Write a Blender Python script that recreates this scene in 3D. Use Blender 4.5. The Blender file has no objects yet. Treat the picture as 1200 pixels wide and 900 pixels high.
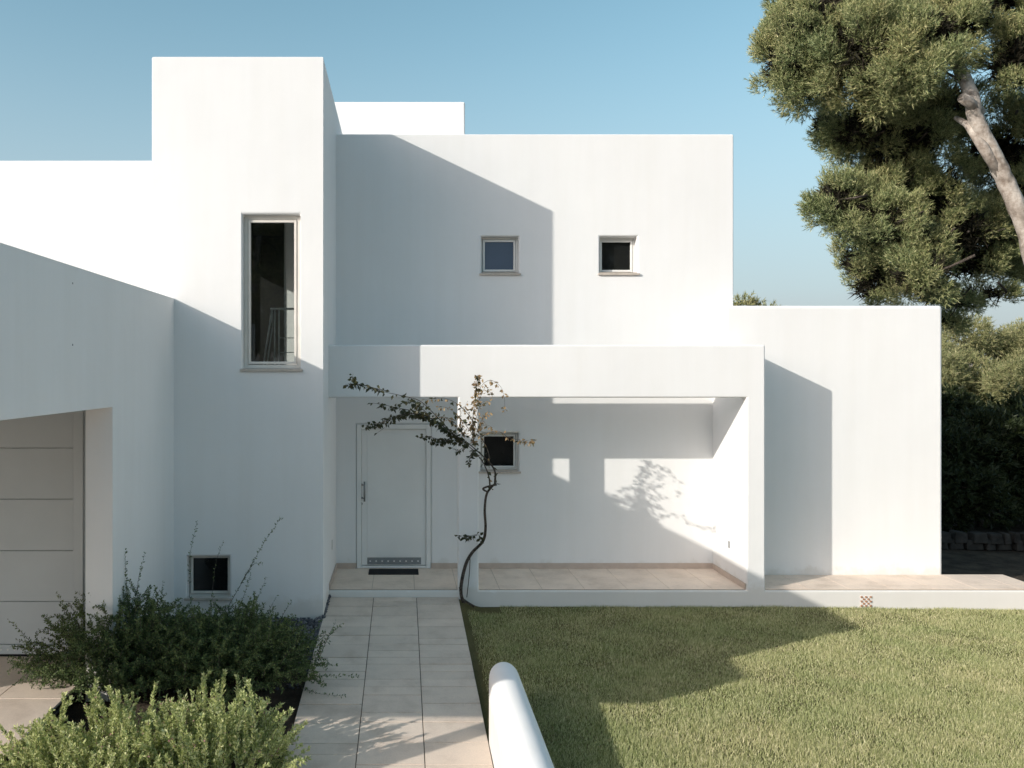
import bpy, bmesh, math, random
import numpy as np
from mathutils import Vector, Matrix

R = math.radians
random.seed(7)
rng = np.random.default_rng(7)
C = bpy.context.scene.collection
S = bpy.context.scene

# ------------------------------------------------------------------ camera, sky, sun, exposure
CAM_Z = 3.3
cam_d = bpy.data.cameras.new('camera')
cam = bpy.data.objects.new('camera', cam_d)
C.objects.link(cam)
cam.location = (0, 0, CAM_Z)
cam.rotation_euler = (R(90), 0, 0)
cam_d.lens = 30.0
cam_d.sensor_width = 36.0
cam_d.shift_x = (600 - 472) / 1200
cam_d.shift_y = -(450 - 436) / 1200
cam_d.clip_end = 2000
S.camera = cam

SUN = Vector((1.59, 1.0, -0.76)).normalized()          # the way the light travels
sun_d = bpy.data.lights.new('sun', 'SUN')
sun_d.energy = 3.05
sun_d.angle = R(0.5)
sun_d.color = (1.0, 0.94, 0.85)
sun = bpy.data.objects.new('sun', sun_d)
C.objects.link(sun)
sun.location = (-30, -20, 25)
sun.rotation_euler = SUN.to_track_quat('-Z', 'Y').to_euler()

W = bpy.data.worlds.new('World')
S.world = W
W.use_nodes = True
wn = W.node_tree.nodes
wl = W.node_tree.links
sky = wn.new('ShaderNodeTexSky')
sky.sky_type = 'NISHITA'
sky.sun_disc = False
sky.sun_elevation = math.asin(-SUN.z)
sky.sun_rotation = math.atan2(-SUN.x, -SUN.y)
sky.air_density = 1.0
sky.dust_density = 2.6
sky.ozone_density = 2.5
hsv = wn.new('ShaderNodeHueSaturation')
hsv.inputs['Hue'].default_value = 0.464
hsv.inputs['Saturation'].default_value = 0.93
wl.new(sky.outputs[0], hsv.inputs['Color'])
bg = wn['Background']
tcw = wn.new('ShaderNodeTexCoord')
sxyz = wn.new('ShaderNodeSeparateXYZ')
wl.new(tcw.outputs['Generated'], sxyz.inputs[0])
mr = wn.new('ShaderNodeMapRange')
mr.interpolation_type = 'SMOOTHSTEP'
mr.inputs['From Min'].default_value = 0.02
mr.inputs['From Max'].default_value = 0.42
mr.inputs['To Min'].default_value = 0.72
mr.inputs['To Max'].default_value = 0.0
wl.new(sxyz.outputs['Z'], mr.inputs['Value'])
hz = wn.new('ShaderNodeMix')
hz.data_type = 'RGBA'
wl.new(mr.outputs[0], hz.inputs[0])
wl.new(hsv.outputs[0], hz.inputs[6])
hz.inputs[7].default_value = (2.62, 3.06, 3.34, 1)
wl.new(hz.outputs[2], bg.inputs[0])
bg.inputs[1].default_value = 0.14

S.view_settings.view_transform = 'Standard'
S.view_settings.look = 'None'
S.view_settings.exposure = 0.50
S.view_settings.gamma = 1.0
S.view_settings.use_curve_mapping = False
S.render.engine = 'CYCLES'
S.cycles.use_denoising = True
S.cycles.max_bounces = 10
S.cycles.diffuse_bounces = 6
S.cycles.transparent_max_bounces = 12


# ------------------------------------------------------------------ materials
def new_mat(name, rough=0.8, spec=0.3):
    m = bpy.data.materials.new(name)
    m.use_nodes = True
    b = m.node_tree.nodes['Principled BSDF']
    b.inputs['Roughness'].default_value = rough
    b.inputs['Specular IOR Level'].default_value = spec
    return m, m.node_tree.nodes, m.node_tree.links, b


def noise(n, l, scale, detail=4, rough=0.55, coord='Object', vec=None):
    t = n.new('ShaderNodeTexNoise')
    t.inputs['Scale'].default_value = scale
    t.inputs['Detail'].default_value = detail
    t.inputs['Roughness'].default_value = rough
    if vec is None:
        c = n.new('ShaderNodeTexCoord')
        vec = c.outputs[coord]
    l.new(vec, t.inputs['Vector'])
    return t


def ramp(n, l, src, stops):
    r = n.new('ShaderNodeValToRGB')
    e = r.color_ramp.elements
    while len(e) < len(stops):
        e.new(0.5)
    for i, (p, c) in enumerate(stops):
        e[i].position = p
        e[i].color = (*c, 1)
    l.new(src, r.inputs[0])
    return r


def bump(n, l, src, b, strength=0.2, dist=0.01):
    k = n.new('ShaderNodeBump')
    k.inputs['Strength'].default_value = strength
    k.inputs['Distance'].default_value = dist
    l.new(src, k.inputs['Height'])
    l.new(k.outputs[0], b.inputs['Normal'])
    return k


def noisy_mat(name, c0, c1, scale, rough=0.85, spec=0.2, bscale=None, bstr=0.2, bdist=0.01, detail=5):
    m, n, l, b = new_mat(name, rough, spec)
    t = noise(n, l, scale, detail)
    r = ramp(n, l, t.outputs[0], [(0.32, c0), (0.68, c1)])
    l.new(r.outputs[0], b.inputs['Base Color'])
    if bscale:
        t2 = noise(n, l, bscale, 6)
        bump(n, l, t2.outputs[0], b, bstr, bdist)
    return m


def plaster_mat():
    m, n, l, b = new_mat('white_plaster', 0.92, 0.15)
    big = noise(n, l, 0.55, 6, 0.6)
    # faint vertical weathering streaks
    co = n.new('ShaderNodeTexCoord')
    mp = n.new('ShaderNodeMapping')
    mp.inputs['Scale'].default_value = (3.0, 3.0, 0.22)
    l.new(co.outputs['Object'], mp.inputs['Vector'])
    st = noise(n, l, 1.6, 5, 0.6, vec=mp.outputs[0])
    r1 = ramp(n, l, big.outputs[0], [(0.3, (0.745, 0.745, 0.742)), (0.7, (0.785, 0.785, 0.78))])
    r2 = ramp(n, l, st.outputs[0], [(0.30, (0.978, 0.975, 0.967)), (0.62, (1, 1, 1))])
    mx = n.new('ShaderNodeMix')
    mx.data_type = 'RGBA'
    mx.blend_type = 'MULTIPLY'
    mx.inputs[0].default_value = 1.0
    l.new(r1.outputs[0], mx.inputs[6])
    l.new(r2.outputs[0], mx.inputs[7])
    # splash-back dirt in an uneven band close to the ground
    sx = n.new('ShaderNodeSeparateXYZ')
    l.new(co.outputs['Object'], sx.inputs[0])
    dn = noise(n, l, 5.0, 6, 0.65)
    ad = n.new('ShaderNodeMath')
    ad.operation = 'MULTIPLY_ADD'
    l.new(dn.outputs[0], ad.inputs[0])
    ad.inputs[1].default_value = -0.5
    l.new(sx.outputs['Z'], ad.inputs[2])
    r3 = ramp(n, l, ad.outputs[0], [(0.0, (0.80, 0.76, 0.70)), (0.12, (1, 1, 1))])
    r3.color_ramp.elements[0].position = 0.0
    mx2 = n.new('ShaderNodeMix')
    mx2.data_type = 'RGBA'
    mx2.blend_type = 'MULTIPLY'
    mx2.inputs[0].default_value = 0.55
    l.new(mx.outputs[2], mx2.inputs[6])
    l.new(r3.outputs[0], mx2.inputs[7])
    l.new(mx2.outputs[2], b.inputs['Base Color'])
    fine = noise(n, l, 60, 6, 0.7)
    wave = noise(n, l, 3.5, 3, 0.5)
    k1 = bump(n, l, fine.outputs[0], b, 0.28, 0.004)
    k2 = n.new('ShaderNodeBump')
    k2.inputs['Strength'].default_value = 0.13
    k2.inputs['Distance'].default_value = 0.03
    l.new(wave.outputs[0], k2.inputs['Height'])
    l.new(k1.outputs[0], k2.inputs['Normal'])
    l.new(k2.outputs[0], b.inputs['Normal'])
    return m


def leaf_mat(name, cols, transl=0.35, rough=0.55, spec=0.3):
    """foliage: colour differs leaf by leaf, some light passes through"""
    m, n, l, b = new_mat(name, rough, spec)
    g = n.new('ShaderNodeNewGeometry')
    stops = [(i / max(1, len(cols) - 1), c) for i, c in enumerate(cols)]
    r = ramp(n, l, g.outputs['Random Per Island'], stops)
    l.new(r.outputs[0], b.inputs['Base Color'])
    tr = n.new('ShaderNodeBsdfTranslucent')
    l.new(r.outputs[0], tr.inputs['Color'])
    mx = n.new('ShaderNodeMixShader')
    mx.inputs[0].default_value = transl
    l.new(b.outputs[0], mx.inputs[1])
    l.new(tr.outputs[0], mx.inputs[2])
    l.new(mx.outputs[0], n['Material Output'].inputs['Surface'])
    return m


def glass_mat():
    m, n, l, b = new_mat('clear_glass')
    n.remove(b)
    t = n.new('ShaderNodeBsdfTransparent')
    t.inputs[0].default_value = (0.80, 0.84, 0.83, 1)
    gl = n.new('ShaderNodeBsdfGlossy')
    gl.inputs['Roughness'].default_value = 0.01
    f = n.new('ShaderNodeFresnel')
    f.inputs[0].default_value = 1.52
    mx = n.new('ShaderNodeMixShader')
    l.new(f.outputs[0], mx.inputs[0])
    l.new(t.outputs[0], mx.inputs[1])
    l.new(gl.outputs[0], mx.inputs[2])
    l.new(mx.outputs[0], n['Material Output'].inputs['Surface'])
    return m


M = {}
M['plaster'] = plaster_mat()
M['door_paint'] = noisy_mat('door_paint', (0.74, 0.735, 0.715), (0.78, 0.775, 0.755), 2.0, 0.45, 0.4, 40, 0.04)
M['garage_paint'] = noisy_mat('garage_paint', (0.54, 0.585, 0.60), (0.585, 0.63, 0.645), 1.2, 0.6, 0.35, 90, 0.12, 0.003)
M['frame_white'] = noisy_mat('frame_white', (0.72, 0.71, 0.68), (0.78, 0.775, 0.75), 6, 0.4, 0.4)
M['frame_beige'] = noisy_mat('frame_beige', (0.62, 0.59, 0.54), (0.68, 0.65, 0.60), 6, 0.45, 0.4)
M['sill'] = noisy_mat('sill_stone', (0.42, 0.37, 0.32), (0.55, 0.49, 0.43), 14, 0.7, 0.3, 60, 0.2, 0.004)
M['skirting'] = noisy_mat('skirting_tile', (0.46, 0.375, 0.315), (0.54, 0.45, 0.385), 7, 0.5, 0.35)
M['metal'] = noisy_mat('brushed_metal', (0.22, 0.22, 0.22), (0.30, 0.30, 0.30), 30, 0.35, 0.5)
M['metal'].node_tree.nodes['Principled BSDF'].inputs['Metallic'].default_value = 0.9
M['kick'] = noisy_mat('kick_plate_grey', (0.20, 0.21, 0.215), (0.25, 0.26, 0.265), 20, 0.5, 0.4)
M['rubber'] = noisy_mat('black_rubber', (0.014, 0.014, 0.015), (0.03, 0.03, 0.031), 60, 0.9, 0.15, 180, 0.5, 0.004)
M['dark'] = noisy_mat('stairwell_dark', (0.012, 0.012, 0.012), (0.02, 0.02, 0.02), 5, 0.7, 0.2)  # near-black colour standing for the darkness deep in the stair room
M['pane_dark'] = noisy_mat('dark_pane', (0.010, 0.011, 0.011), (0.014, 0.015, 0.015), 2, 0.04, 0.5)
M['pane_blue'] = noisy_mat('sky_tint_pane', (0.045, 0.070, 0.115), (0.055, 0.083, 0.135), 2, 0.12, 0.5)  # blue base colour stands in for sky mirrored in the pane
M['glass'] = glass_mat()
M['steel'] = noisy_mat('pale_steel', (0.45, 0.45, 0.44), (0.52, 0.52, 0.51), 20, 0.35, 0.5)
M['terracotta'] = noisy_mat('terracotta', (0.33, 0.17, 0.10), (0.42, 0.24, 0.16), 30, 0.85, 0.2)
M['soil'] = noisy_mat('soil', (0.035, 0.028, 0.022), (0.085, 0.068, 0.052), 4, 0.95, 0.1, 40, 0.8, 0.03)
M['bark_dark'] = noisy_mat('bark_dark', (0.03, 0.024, 0.02), (0.12, 0.10, 0.085), 30, 0.9, 0.15, 70, 0.9, 0.012)
M['stone'] = noisy_mat('field_stone', (0.022, 0.021, 0.019), (0.055, 0.05, 0.045), 5, 0.9, 0.2, 18, 0.7, 0.03)


def pine_bark():
    m, n, l, b = new_mat('pine_bark', 0.9, 0.15)
    co = n.new('ShaderNodeTexCoord')
    mp = n.new('ShaderNodeMapping')
    mp.inputs['Scale'].default_value = (1, 1, 0.4)
    l.new(co.outputs['Object'], mp.inputs['Vector'])
    v = n.new('ShaderNodeTexVoronoi')
    v.feature = 'DISTANCE_TO_EDGE'
    v.inputs['Scale'].default_value = 7
    l.new(mp.outputs[0], v.inputs['Vector'])
    t = noise(n, l, 2.2, 8, 0.65)
    t2 = noise(n, l, 9, 8, 0.7)
    r = ramp(n, l, t.outputs[0], [(0.35, (0.22, 0.185, 0.155)), (0.5, (0.43, 0.385, 0.34)), (0.68, (0.62, 0.57, 0.51))])
    r2 = ramp(n, l, t2.outputs[0], [(0.35, (0.55, 0.5, 0.46)), (0.55, (1, 1, 1))])
    mx = n.new('ShaderNodeMix')
    mx.data_type = 'RGBA'
    mx.blend_type = 'MULTIPLY'
    mx.inputs[0].default_value = 0.8
    l.new(r.outputs[0], mx.inputs[6])
    l.new(r2.outputs[0], mx.inputs[7])
    l.new(mx.outputs[2], b.inputs['Base Color'])
    k = bump(n, l, v.outputs['Distance'], b, 0.6, 0.03)
    return m


M['pine_bark'] = pine_bark()
M['needles'] = leaf_mat('pine_needles', [(0.088, 0.12, 0.056), (0.2, 0.235, 0.1), (0.36, 0.37, 0.175), (0.6, 0.56, 0.32)], 0.08, 0.5, 0.25)
M['needles_far'] = leaf_mat('far_needles', [(0.16, 0.19, 0.085), (0.26, 0.275, 0.125), (0.37, 0.36, 0.175), (0.48, 0.43, 0.25)], 0.2, 0.6, 0.2)
M['shrub_dark'] = leaf_mat('dark_shrub_leaves', [(0.05, 0.082, 0.032), (0.085, 0.13, 0.045), (0.14, 0.19, 0.068), (0.2, 0.25, 0.105)], 0.28, 0.5, 0.3)
M['shrub_pale'] = leaf_mat('pale_shrub_leaves', [(0.25, 0.31, 0.12), (0.42, 0.48, 0.19), (0.57, 0.61, 0.28), (0.7, 0.71, 0.42)], 0.35, 0.5, 0.3)
M['petal'] = leaf_mat('pink_petals', [(0.504, 0.24, 0.288), (0.66, 0.384, 0.432)], 0.4)
M['climber_leaf'] = leaf_mat('climber_leaves', [(0.035, 0.045, 0.020), (0.055, 0.060, 0.026), (0.085, 0.078, 0.035)], 0.3, 0.45, 0.35)
M['climber_dry'] = leaf_mat('dry_climber_leaves', [(0.3, 0.2, 0.11), (0.44, 0.32, 0.18), (0.25, 0.18, 0.09)], 0.4, 0.6, 0.2)
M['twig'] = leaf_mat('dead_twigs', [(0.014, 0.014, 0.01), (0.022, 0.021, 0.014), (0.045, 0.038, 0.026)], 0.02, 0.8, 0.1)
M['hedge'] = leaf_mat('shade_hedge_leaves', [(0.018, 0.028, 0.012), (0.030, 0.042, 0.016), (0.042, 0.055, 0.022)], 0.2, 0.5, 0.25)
M['blade'] = leaf_mat('grass_blades', [(0.15, 0.18, 0.066), (0.3, 0.325, 0.14), (0.475, 0.47, 0.245), (0.76, 0.71, 0.47)], 0.2, 0.6, 0.2)


def patchy(m, scale, lo, hi):
    """slow patches of drier and fresher growth over a leaf material"""
    n, l = m.node_tree.nodes, m.node_tree.links
    r = [x for x in n if x.type == 'VALTORGB'][0]
    t = noise(n, l, scale, 6, 0.62)
    q = ramp(n, l, t.outputs[0], [(0.36, lo), (0.64, hi)])
    mx = n.new('ShaderNodeMix')
    mx.data_type = 'RGBA'
    mx.blend_type = 'MULTIPLY'
    mx.inputs[0].default_value = 1
    outs = [k.to_socket for k in r.outputs[0].links]
    l.new(r.outputs[0], mx.inputs[6])
    l.new(q.outputs[0], mx.inputs[7])
    for o in outs:
        l.new(mx.outputs[2], o)


patchy(M['blade'], 1.1, (0.86, 0.92, 0.82), (1.10, 1.06, 1.06))
patchy(M['needles'], 0.9, (0.78, 0.86, 0.80), (1.12, 1.06, 1.0))


def lawn_mat():
    m, n, l, b = new_mat('lawn_turf', 0.95, 0.1)
    t = noise(n, l, 0.8, 6, 0.6)
    t2 = noise(n, l, 70, 6, 0.75)
    r = ramp(n, l, t.outputs[0], [(0.35, (0.10, 0.095, 0.045)), (0.65, (0.17, 0.155, 0.08))])
    r2 = ramp(n, l, t2.outputs[0], [(0.35, (0.55, 0.56, 0.48)), (0.62, (1.15, 1.1, 1.0))])
    mx = n.new('ShaderNodeMix')
    mx.data_type = 'RGBA'
    mx.blend_type = 'MULTIPLY'
    mx.inputs[0].default_value = 0.9
    l.new(r.outputs[0], mx.inputs[6])
    l.new(r2.outputs[0], mx.inputs[7])
    l.new(mx.outputs[2], b.inputs['Base Color'])
    bump(n, l, t2.outputs[0], b, 0.8, 0.03)
    return m


M['lawn'] = lawn_mat()


def tile_mat(name, base, var, scale_island=True):
    m, n, l, b = new_mat(name, 0.72, 0.3)
    g = n.new('ShaderNodeNewGeometry')
    lo = tuple(c * (1 - var) for c in base)
    hi = tuple(c * (1 + var) for c in base)
    r = ramp(n, l, g.outputs['Random Per Island'], [(0, lo), (1, hi)])
    t = noise(n, l, 3.0, 8, 0.65)
    r2 = ramp(n, l, t.outputs[0], [(0.3, (0.80, 0.775, 0.75)), (0.5, (0.97, 0.96, 0.95)), (0.65, (1.03, 1.02, 1.0))])
    t3 = noise(n, l, 80, 4, 0.6)
    r3 = ramp(n, l, t3.outputs[0], [(0.3, (0.9, 0.9, 0.9)), (0.7, (1.04, 1.04, 1.04))])
    mx = n.new('ShaderNodeMix')
    mx.data_type = 'RGBA'
    mx.blend_type = 'MULTIPLY'
    mx.inputs[0].default_value = 1
    l.new(r.outputs[0], mx.inputs[6])
    l.new(r2.outputs[0], mx.inputs[7])
    mx2 = n.new('ShaderNodeMix')
    mx2.data_type = 'RGBA'
    mx2.blend_type = 'MULTIPLY'
    mx2.inputs[0].default_value = 1
    l.new(mx.outputs[2], mx2.inputs[6])
    l.new(r3.outputs[0], mx2.inputs[7])
    l.new(mx2.outputs[2], b.inputs['Base Color'])
    bump(n, l, t3.outputs[0], b, 0.15, 0.004)
    return m


M['path_tile'] = tile_mat('path_tile', (0.67, 0.57, 0.485), 0.07)
M['porch_tile'] = tile_mat('porch_tile', (0.77, 0.645, 0.54), 0.02)
M['grout'] = noisy_mat('grout', (0.07, 0.062, 0.055), (0.11, 0.10, 0.09), 20, 0.95, 0.1)
M['porch_grout'] = noisy_mat('porch_grout', (0.34, 0.28, 0.23), (0.40, 0.34, 0.28), 20, 0.95, 0.1)


# ------------------------------------------------------------------ object helpers
def link(o, parent=None):
    C.objects.link(o)
    if parent:
        o.parent = parent
    return o


def tag(o, label=None, cat=None, group=None, kind=None):
    if label:
        o['label'] = label
    if cat:
        o['category'] = cat
    if group:
        o['group'] = group
    if kind:
        o['kind'] = kind
    return o


def thing(name, label, cat, loc=(0, 0, 0), group=None):
    o = bpy.data.objects.new(name, None)
    o.empty_display_size = 0.2
    o.location = loc
    link(o)
    return tag(o, label, cat, group)


def finish(o, parent):
    """parent keeping world placement: geometry is written in world coordinates"""
    link(o)
    if parent:
        o.parent = parent
        p, loc = parent, Vector((0, 0, 0))
        while p:
            loc += p.location
            p = p.parent
        o.location = -loc if not parent.parent else -(loc)
        # nested parents: cancel only the summed empties' offset once
        q = parent
        tot = Vector((0, 0, 0))
        while q:
            tot += q.location
            q = q.parent
        o.location = -tot
    return o


class MB:
    def __init__(s):
        s.v = []
        s.f = []

    def box(s, x0, x1, y0, y1, z0, z1):
        i = len(s.v)
        s.v += [(x0, y0, z0), (x1, y0, z0), (x1, y1, z0), (x0, y1, z0), (x0, y0, z1), (x1, y0, z1), (x1, y1, z1), (x0, y1, z1)]
        s.f += [tuple(i + k for k in q) for q in ((0, 3, 2, 1), (4, 5, 6, 7), (0, 1, 5, 4), (1, 2, 6, 5), (2, 3, 7, 6), (3, 0, 4, 7))]
        return s

    def slab(s, pts):
        """hexahedron from 8 corner points, bottom 4 then top 4 (counter-clockwise from above)"""
        i = len(s.v)
        s.v += [tuple(p) for p in pts]
        s.f += [tuple(i + k for k in q) for q in ((0, 3, 2, 1), (4, 5, 6, 7), (0, 1, 5, 4), (1, 2, 6, 5), (2, 3, 7, 6), (3, 0, 4, 7))]
        return s

    def tube(s, pts, rad, n=7):
        pts = [Vector(p) for p in pts]
        base = len(s.v)
        ref = Vector((0.31, 0.87, 0.38))
        for k, p in enumerate(pts):
            a = pts[max(0, k - 1)]
            c = pts[min(len(pts) - 1, k + 1)]
            t = (c - a)
            t = t.normalized() if t.length > 1e-9 else Vector((0, 0, 1))
            u = t.cross(ref)
            if u.length < 1e-3:
                u = t.cross(Vector((1, 0, 0)))
            u.normalize()
            w = t.cross(u)
            r = rad[k] if isinstance(rad, (list, tuple)) else rad
            for j in range(n):
                an = 2 * math.pi * j / n
                s.v.append(tuple(p + u * (r * math.cos(an)) + w * (r * math.sin(an))))
        for k in range(len(pts) - 1):
            for j in range(n):
                a = base + k * n + j
                b = base + k * n + (j + 1) % n
                s.f.append((a, b, b + n, a + n))
        s.f.append(tuple(base + j for j in reversed(range(n))))
        s.f.append(tuple(base + (len(pts) - 1) * n + j for j in range(n)))
        return s

    def build(s, name, mat, parent=None, bevel=0.0, smooth=False, seg=2):
        me = bpy.data.meshes.new(name)
        me.from_pydata(s.v, [], s.f)
        me.update()
        o = bpy.data.objects.new(name, me)
        me.materials.append(mat)
        if smooth:
            for p in me.polygons:
                p.use_smooth = True
        finish(o, parent)
        if bevel:
            b = o.modifiers.new('bevel', 'BEVEL')
            b.width = bevel
            b.segments = seg
            b.limit_method = 'ANGLE'
            b.angle_limit = R(40)
            b.harden_normals = True
            for p in me.polygons:
                p.use_smooth = True
        return o


def solid(name, boxes, cuts, mat, parent, bevel=0.03):
    """union of boxes minus cut boxes, baked to one mesh, edges rounded like trowelled render"""
    tmp = []

    def raw(b):
        m = MB().box(*b)
        me = bpy.data.meshes.new('tmp')
        me.from_pydata(m.v, [], m.f)
        o = bpy.data.objects.new('tmp', me)
        C.objects.link(o)
        tmp.append(o)
        return o
    base = raw(boxes[0])
    for k, b in enumerate(list(boxes[1:]) + list(cuts)):
        c = raw(b)
        md = base.modifiers.new('b', 'BOOLEAN')
        md.operation = 'UNION' if k < len(boxes) - 1 else 'DIFFERENCE'
        md.solver = 'EXACT'
        md.object = c
    bpy.context.view_layer.update()
    dg = bpy.context.evaluated_depsgraph_get()
    me = bpy.data.meshes.new_from_object(base.evaluated_get(dg))
    me.name = name
    for o in tmp:
        bpy.data.objects.remove(o)
    bm = bmesh.new()
    bm.from_mesh(me)
    bmesh.ops.remove_doubles(bm, verts=bm.verts, dist=0.0005)
    bmesh.ops.dissolve_limit(bm, angle_limit=R(1), verts=bm.verts, edges=bm.edges)
    bm.to_mesh(me)
    bm.free()
    me.materials.clear()
    me.materials.append(mat)
    o = bpy.data.objects.new(name, me)
    finish(o, parent)
    if bevel:
        b = o.modifiers.new('bevel', 'BEVEL')
        b.width = bevel
        b.segments = 4
        b.limit_method = 'ANGLE'
        b.angle_limit = R(40)
        b.harden_normals = True
        for p in me.polygons:
            p.use_smooth = True
    return o


def np_mesh(name, verts, faces_n, mat, parent=None, quads=False):
    """fast mesh from numpy: verts (N,3); consecutive groups of 3 or 4 verts are faces, or faces_n an index array"""
    k = faces_n.shape[1]
    nf = faces_n.shape[0]
    me = bpy.data.meshes.new(name)
    me.vertices.add(len(verts))
    me.vertices.foreach_set('co', verts.astype(np.float32).ravel())
    me.loops.add(nf * k)
    me.loops.foreach_set('vertex_index', faces_n.astype(np.int32).ravel())
    me.polygons.add(nf)
    me.polygons.foreach_set('loop_start', np.arange(0, nf * k, k, dtype=np.int32))
    me.polygons.foreach_set('loop_total', np.full(nf, k, dtype=np.int32))
    me.update(calc_edges=True)
    me.validate()
    me.materials.append(mat)
    o = bpy.data.objects.new(name, me)
    finish(o, parent)
    return o


def P(px, py, d):
    """a point d metres ahead, read off the photograph's plan"""
    return Vector(((px - 472) * d / 1000, d, CAM_Z - (py - 436) * d / 1000))


def unit(a):
    return a / np.maximum(1e-9, np.linalg.norm(a, axis=-1, keepdims=True))


def needle_tris(base, dirs, length, width):
    """one thin triangle per row"""
    n = len(base)
    rnd = unit(rng.normal(size=(n, 3)))
    side = unit(np.cross(dirs, rnd)) * width[:, None] * 0.5
    tip = base + dirs * length[:, None]
    v = np.stack([base - side, base + side, tip], 1).reshape(-1, 3)
    f = np.arange(n * 3).reshape(n, 3)
    return v, f


def leaf_quads(base, dirs, length, width, normal=None, fold=0.25):
    """diamond leaf of two triangles folded on the midrib"""
    n = len(base)
    rnd = unit(rng.normal(size=(n, 3))) if normal is None else normal
    side = unit(np.cross(dirs, rnd))
    nor = unit(np.cross(side, dirs))
    tip = base + dirs * length[:, None]
    mid = base + dirs * (length * 0.5)[:, None]
    a = mid - side * (width * 0.5)[:, None] + nor * (width * fold)[:, None]
    b = mid + side * (width * 0.5)[:, None] + nor * (width * fold)[:, None]
    v = np.stack([base, a, tip, b], 1).reshape(-1, 3)
    i = np.arange(n)[:, None] * 4
    f = np.concatenate([i + np.array([[0, 1, 2]]), i + np.array([[0, 2, 3]])], 1).reshape(-1, 3)
    return v, f


# ------------------------------------------------------------------ ground
DPO, DFA, DTO, DBX = 11.98, 13.30, 11.17, 12.86     # depths: portico, main facade, tower, right block


def ground_z(x, y):
    d = 12 - min(12, max(y, 0))
    if x < 0.9:
        return 0.07 - 0.053 * d
    return -0.03 - 0.02 * d - (0.012 * (min(x, 20) - 5) if x > 5 else 0) - (0.25 if y < 4 else 0)


def ground_sheet():
    xs = [-900, -300, -120, -60, -30, -20] + [round(-14 + 0.5 * i, 3) for i in range(73)] + [30, 45, 80, 160, 400, 900]
    ys = [-600, -200, -80, -40, -20, -10] + [round(-4 + 0.5 * i, 3) for i in range(69)] + [40, 60, 110, 220, 500, 1500]
    m = MB()
    for y in ys:
        for x in xs:
            m.v.append((x, y, ground_z(x, y)))
    nx = len(xs)
    for j in range(len(ys) - 1):
        for i in range(nx - 1):
            a = j * nx + i
            m.f.append((a, a + 1, a + 1 + nx, a + nx))
    o = m.build('ground', M['soil'], smooth=True)
    tag(o, 'brown garden soil around the house and planting bed', 'ground', kind='structure')


ground_sheet()


def path_z(y):
    return 0.14 - 0.053 * (DPO - y)


def lawn_z(x, y):
    k = np.clip((np.asarray(x, float) - 0.80) / 0.30, 0, 1)
    k = k * k * (3 - 2 * k)
    top = 0.05 * (12 - y) - 0.012 * np.clip(np.asarray(x, float) - 5, 0, 15)
    return (path_z(y) - 0.03) * (1 - k) + top * k


def lawn():
    m = MB()
    xs = [0.785, .83, .88, .93, .98, 1.03, 1.1, 1.2] + [1.5 + 0.4 * i for i in range(26)]
    ys = [3.0 + 0.4 * i for i in range(22)] + [11.8, 12.02]
    for y in ys:
        for x in xs:
            m.v.append((x, y, float(lawn_z(x, y)) + (0.004 * math.sin(x * 1.7 + y * 0.9) if x > 1 else 0)))
    nx = len(xs)
    for j in range(len(ys) - 1):
        for i in range(nx - 1):
            a = j * nx + i
            m.f.append((a, a + 1, a + 1 + nx, a + nx))
    o = m.build('lawn', M['lawn'], smooth=True)
    tag(o, 'close mown lawn in front of the white portico', 'lawn', kind='structure')


lawn()


def grass():
    n = 420000
    # density falls with distance, so that blades stay about as dense in the picture
    y = 5.6 + (12.0 - 5.6) * rng.random(n) ** 1.2
    x = 0.82 + rng.random(n) * (y * 0.735 + 0.5 - 0.82)
    # clumps: drop some in slow noise
    cl = np.sin(x * 5.1 + 1.3 * np.sin(y * 3.7)) * np.sin(y * 4.3 + 1.1 * np.sin(x * 2.9))
    keep = rng.random(n) < 0.80 + 0.2 * cl
    keep &= ~((x > 0.75) & (x < 1.12) & (y < 7.95))
    keep &= ~((x < 1.35) & (y > 11.55))
    keep &= x > .86 + .05 * rng.random(n)
    x, y, cl = x[keep], y[keep], cl[keep]
    n = len(x)
    z = lawn_z(x, y)
    base = np.stack([x, y, z], 1)
    d = rng.normal(size=(n, 3)) * 0.38
    d[:, 2] = 1.0
    d = unit(d)
    ln = (0.022 + 0.024 * rng.random(n)) * (1 + 0.22 * cl)
    wd = 0.0030 + 0.0035 * rng.random(n)
    face = np.array([.85, .53, 0.0]) + rng.normal(size=(n, 3)) * .55
    side = unit(np.cross(d, face)) * wd[:, None] * .5
    v = np.stack([base - side, base + side, base + d * ln[:, None]], 1).reshape(-1, 3)
    f = np.arange(n * 3).reshape(n, 3)
    o = np_mesh('lawn_grass', v, f, M['blade'])
    tag(o, 'short dry green grass blades covering the lawn', 'grass', kind='stuff')


grass()


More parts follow.
